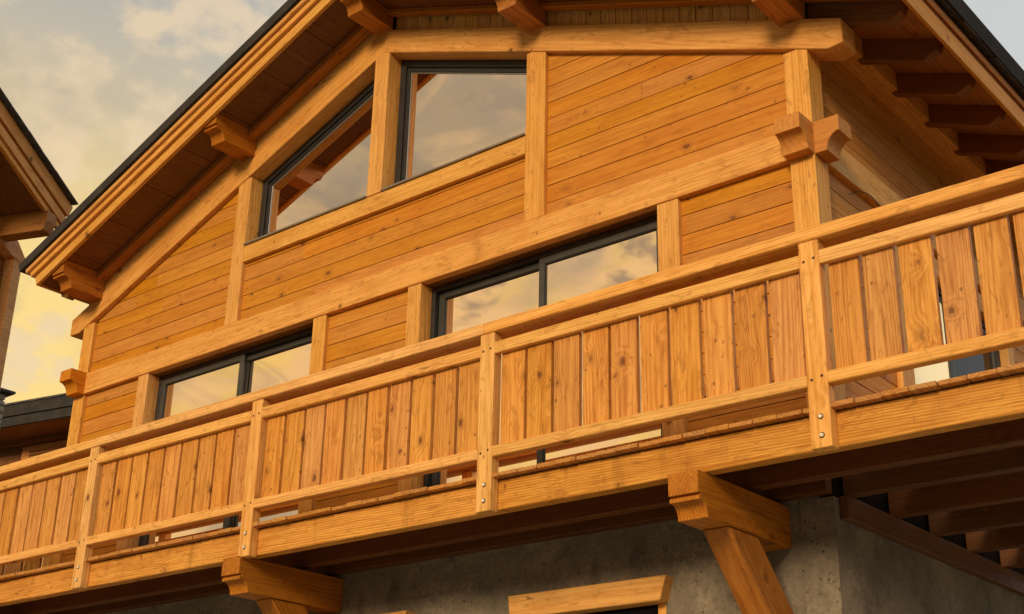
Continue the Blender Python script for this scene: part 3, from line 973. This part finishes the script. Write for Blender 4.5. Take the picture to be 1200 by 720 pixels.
nprism('gable_rafter', [(.20, -.66), (.20, -.76), (-.1, -.72), (-2.2, nz(-2.2, -.72)), (-2.2, nz(-2.2, -.46)), (0, -.48)], -.79, -1.0, 'oldlight', ch_=.004)

# ------------------------------------------------------------------ house behind, seen over the handrail
V1 = Vector((-20.8438, 6.21559, 3.73207)); th = math.radians(13)
hA = Vector((math.cos(th), math.sin(th), 0)); hN = Vector((math.sin(th), -math.cos(th), 0))
hb = thing('background_house', 'brown timber house behind the handrail with a dark slate eave and a small shuttered window', 'house', tuple(V1 - hN * 4 + Vector((0, 0, -10.23))))


def hprism(name, poly, n0, n1, mat, parent=hb, label=None, ch_=0): return prism(name, poly, n0, n1, V1, hA, tZ, mat, parent, label, ch_)


hprism('roof', [(-2.4, .30), (2.6, .32), (2.6, .36), (-2.4, .34)], .02, -6, 'slate')
hprism('eave_board', [(-2.4, .045), (2.6, .068), (2.6, .315), (-2.4, .292)], .0, -.05, 'roofmetal', ch_=.006)
hprism('eave_board', [(-2.4, -.17), (2.6, -.14), (2.6, .058), (-2.4, .035)], -.03, -.09, 'roofmetal', ch_=.006)
hprism('soffit', [(-2.4, -.155), (2.6, -.125), (2.6, -.10), (-2.4, -.13)], -.095, -1.2, 'old')
hprism('wall_plate', [(-2.6, -.28), (2.6, -.20), (2.6, -.02), (-2.6, -.10)], -.86, -1.1, 'old', ch_=.006)
hprism('wall', [(-2.6, -10.2), (2.6, -10.2), (2.6, -.1), (-2.6, -.15)], -1.05, -5, 'core')
for i in range(9):
    z1_ = -.235 - i * .20
    hprism('siding_board', [(-2.6, z1_ - .19), (2.6, z1_ - .17), (2.6, z1_ + .02), (-2.6, z1_)], -1.02, -1.045, 'old')
wf = hprism('window_frame', [(-1.36, -1.6), (.5, -1.6), (.5, -.16 - .09), (-1.36, -.20 - .09)], -.985, -1.03, 'oldlight', ch_=.006)
for k_ in range(8):
    z1_ = -.40 - k_ * .075
    hprism('shutter_slat', [(-1.12, z1_ - .05), (.4, z1_ - .05 + .02), (.4, z1_ + .02), (-1.12, z1_)], -.965, -.985, 'old', wf)

# ------------------------------------------------------------------ stone chimney between the two
sc = thing('stone_chimney', 'stacked stone pillar with a thin slate cap at the left edge, below the neighbouring eave', 'chimney', (-14.75, 2.25, -6.5))
box('mortar_core', (-15.80, 1.88, -6.5), (-15.02, 2.20, 1.84), 'mortar', sc, 'z')
box('cap', (-15.95, 1.76, 1.855), (-14.88, 2.32, 1.895), 'slate', sc, 'x')
rnd = random.Random(5)
zz = 1.845
smesh = []
for v in range(6):
    bm = bmesh.new(); bmesh.ops.create_cube(bm, size=1.0)
    bmesh.ops.bevel(bm, geom=list(bm.edges), offset=.16, segments=1, affect='EDGES')
    for q in bm.verts: q.co += Vector((rnd.uniform(-.05, .05), rnd.uniform(-.05, .05), rnd.uniform(-.06, .06)))
    me = bpy.data.meshes.new('stone'); bm.to_mesh(me); bm.free(); me.materials.append(M['stone']); smesh.append(me)
while zz > .2:
    h = rnd.uniform(.08, .125)
    for face in (0, 1):
        s = 0
        while s < (.80, .32)[face]:
            l = rnd.uniform(.14, .34); l = min(l, (.84, .36)[face] - s)
            if l < .06: break
            if face == 0: c = Vector((-15.82 + s + l / 2, 1.875 + rnd.uniform(-.012, .012), zz - h / 2)); sz = (l - .012, .10, h - .012)
            else: c = Vector((-15.015 + rnd.uniform(-.012, .012), 1.86 + s + l / 2, zz - h / 2)); sz = (.10, l - .012, h - .012)
            mw = Matrix.Translation(c) @ Matrix.Diagonal((*sz, 1))
            link('stone', rnd.choice(smesh), None, sc, mw)
            s += l
    zz -= h
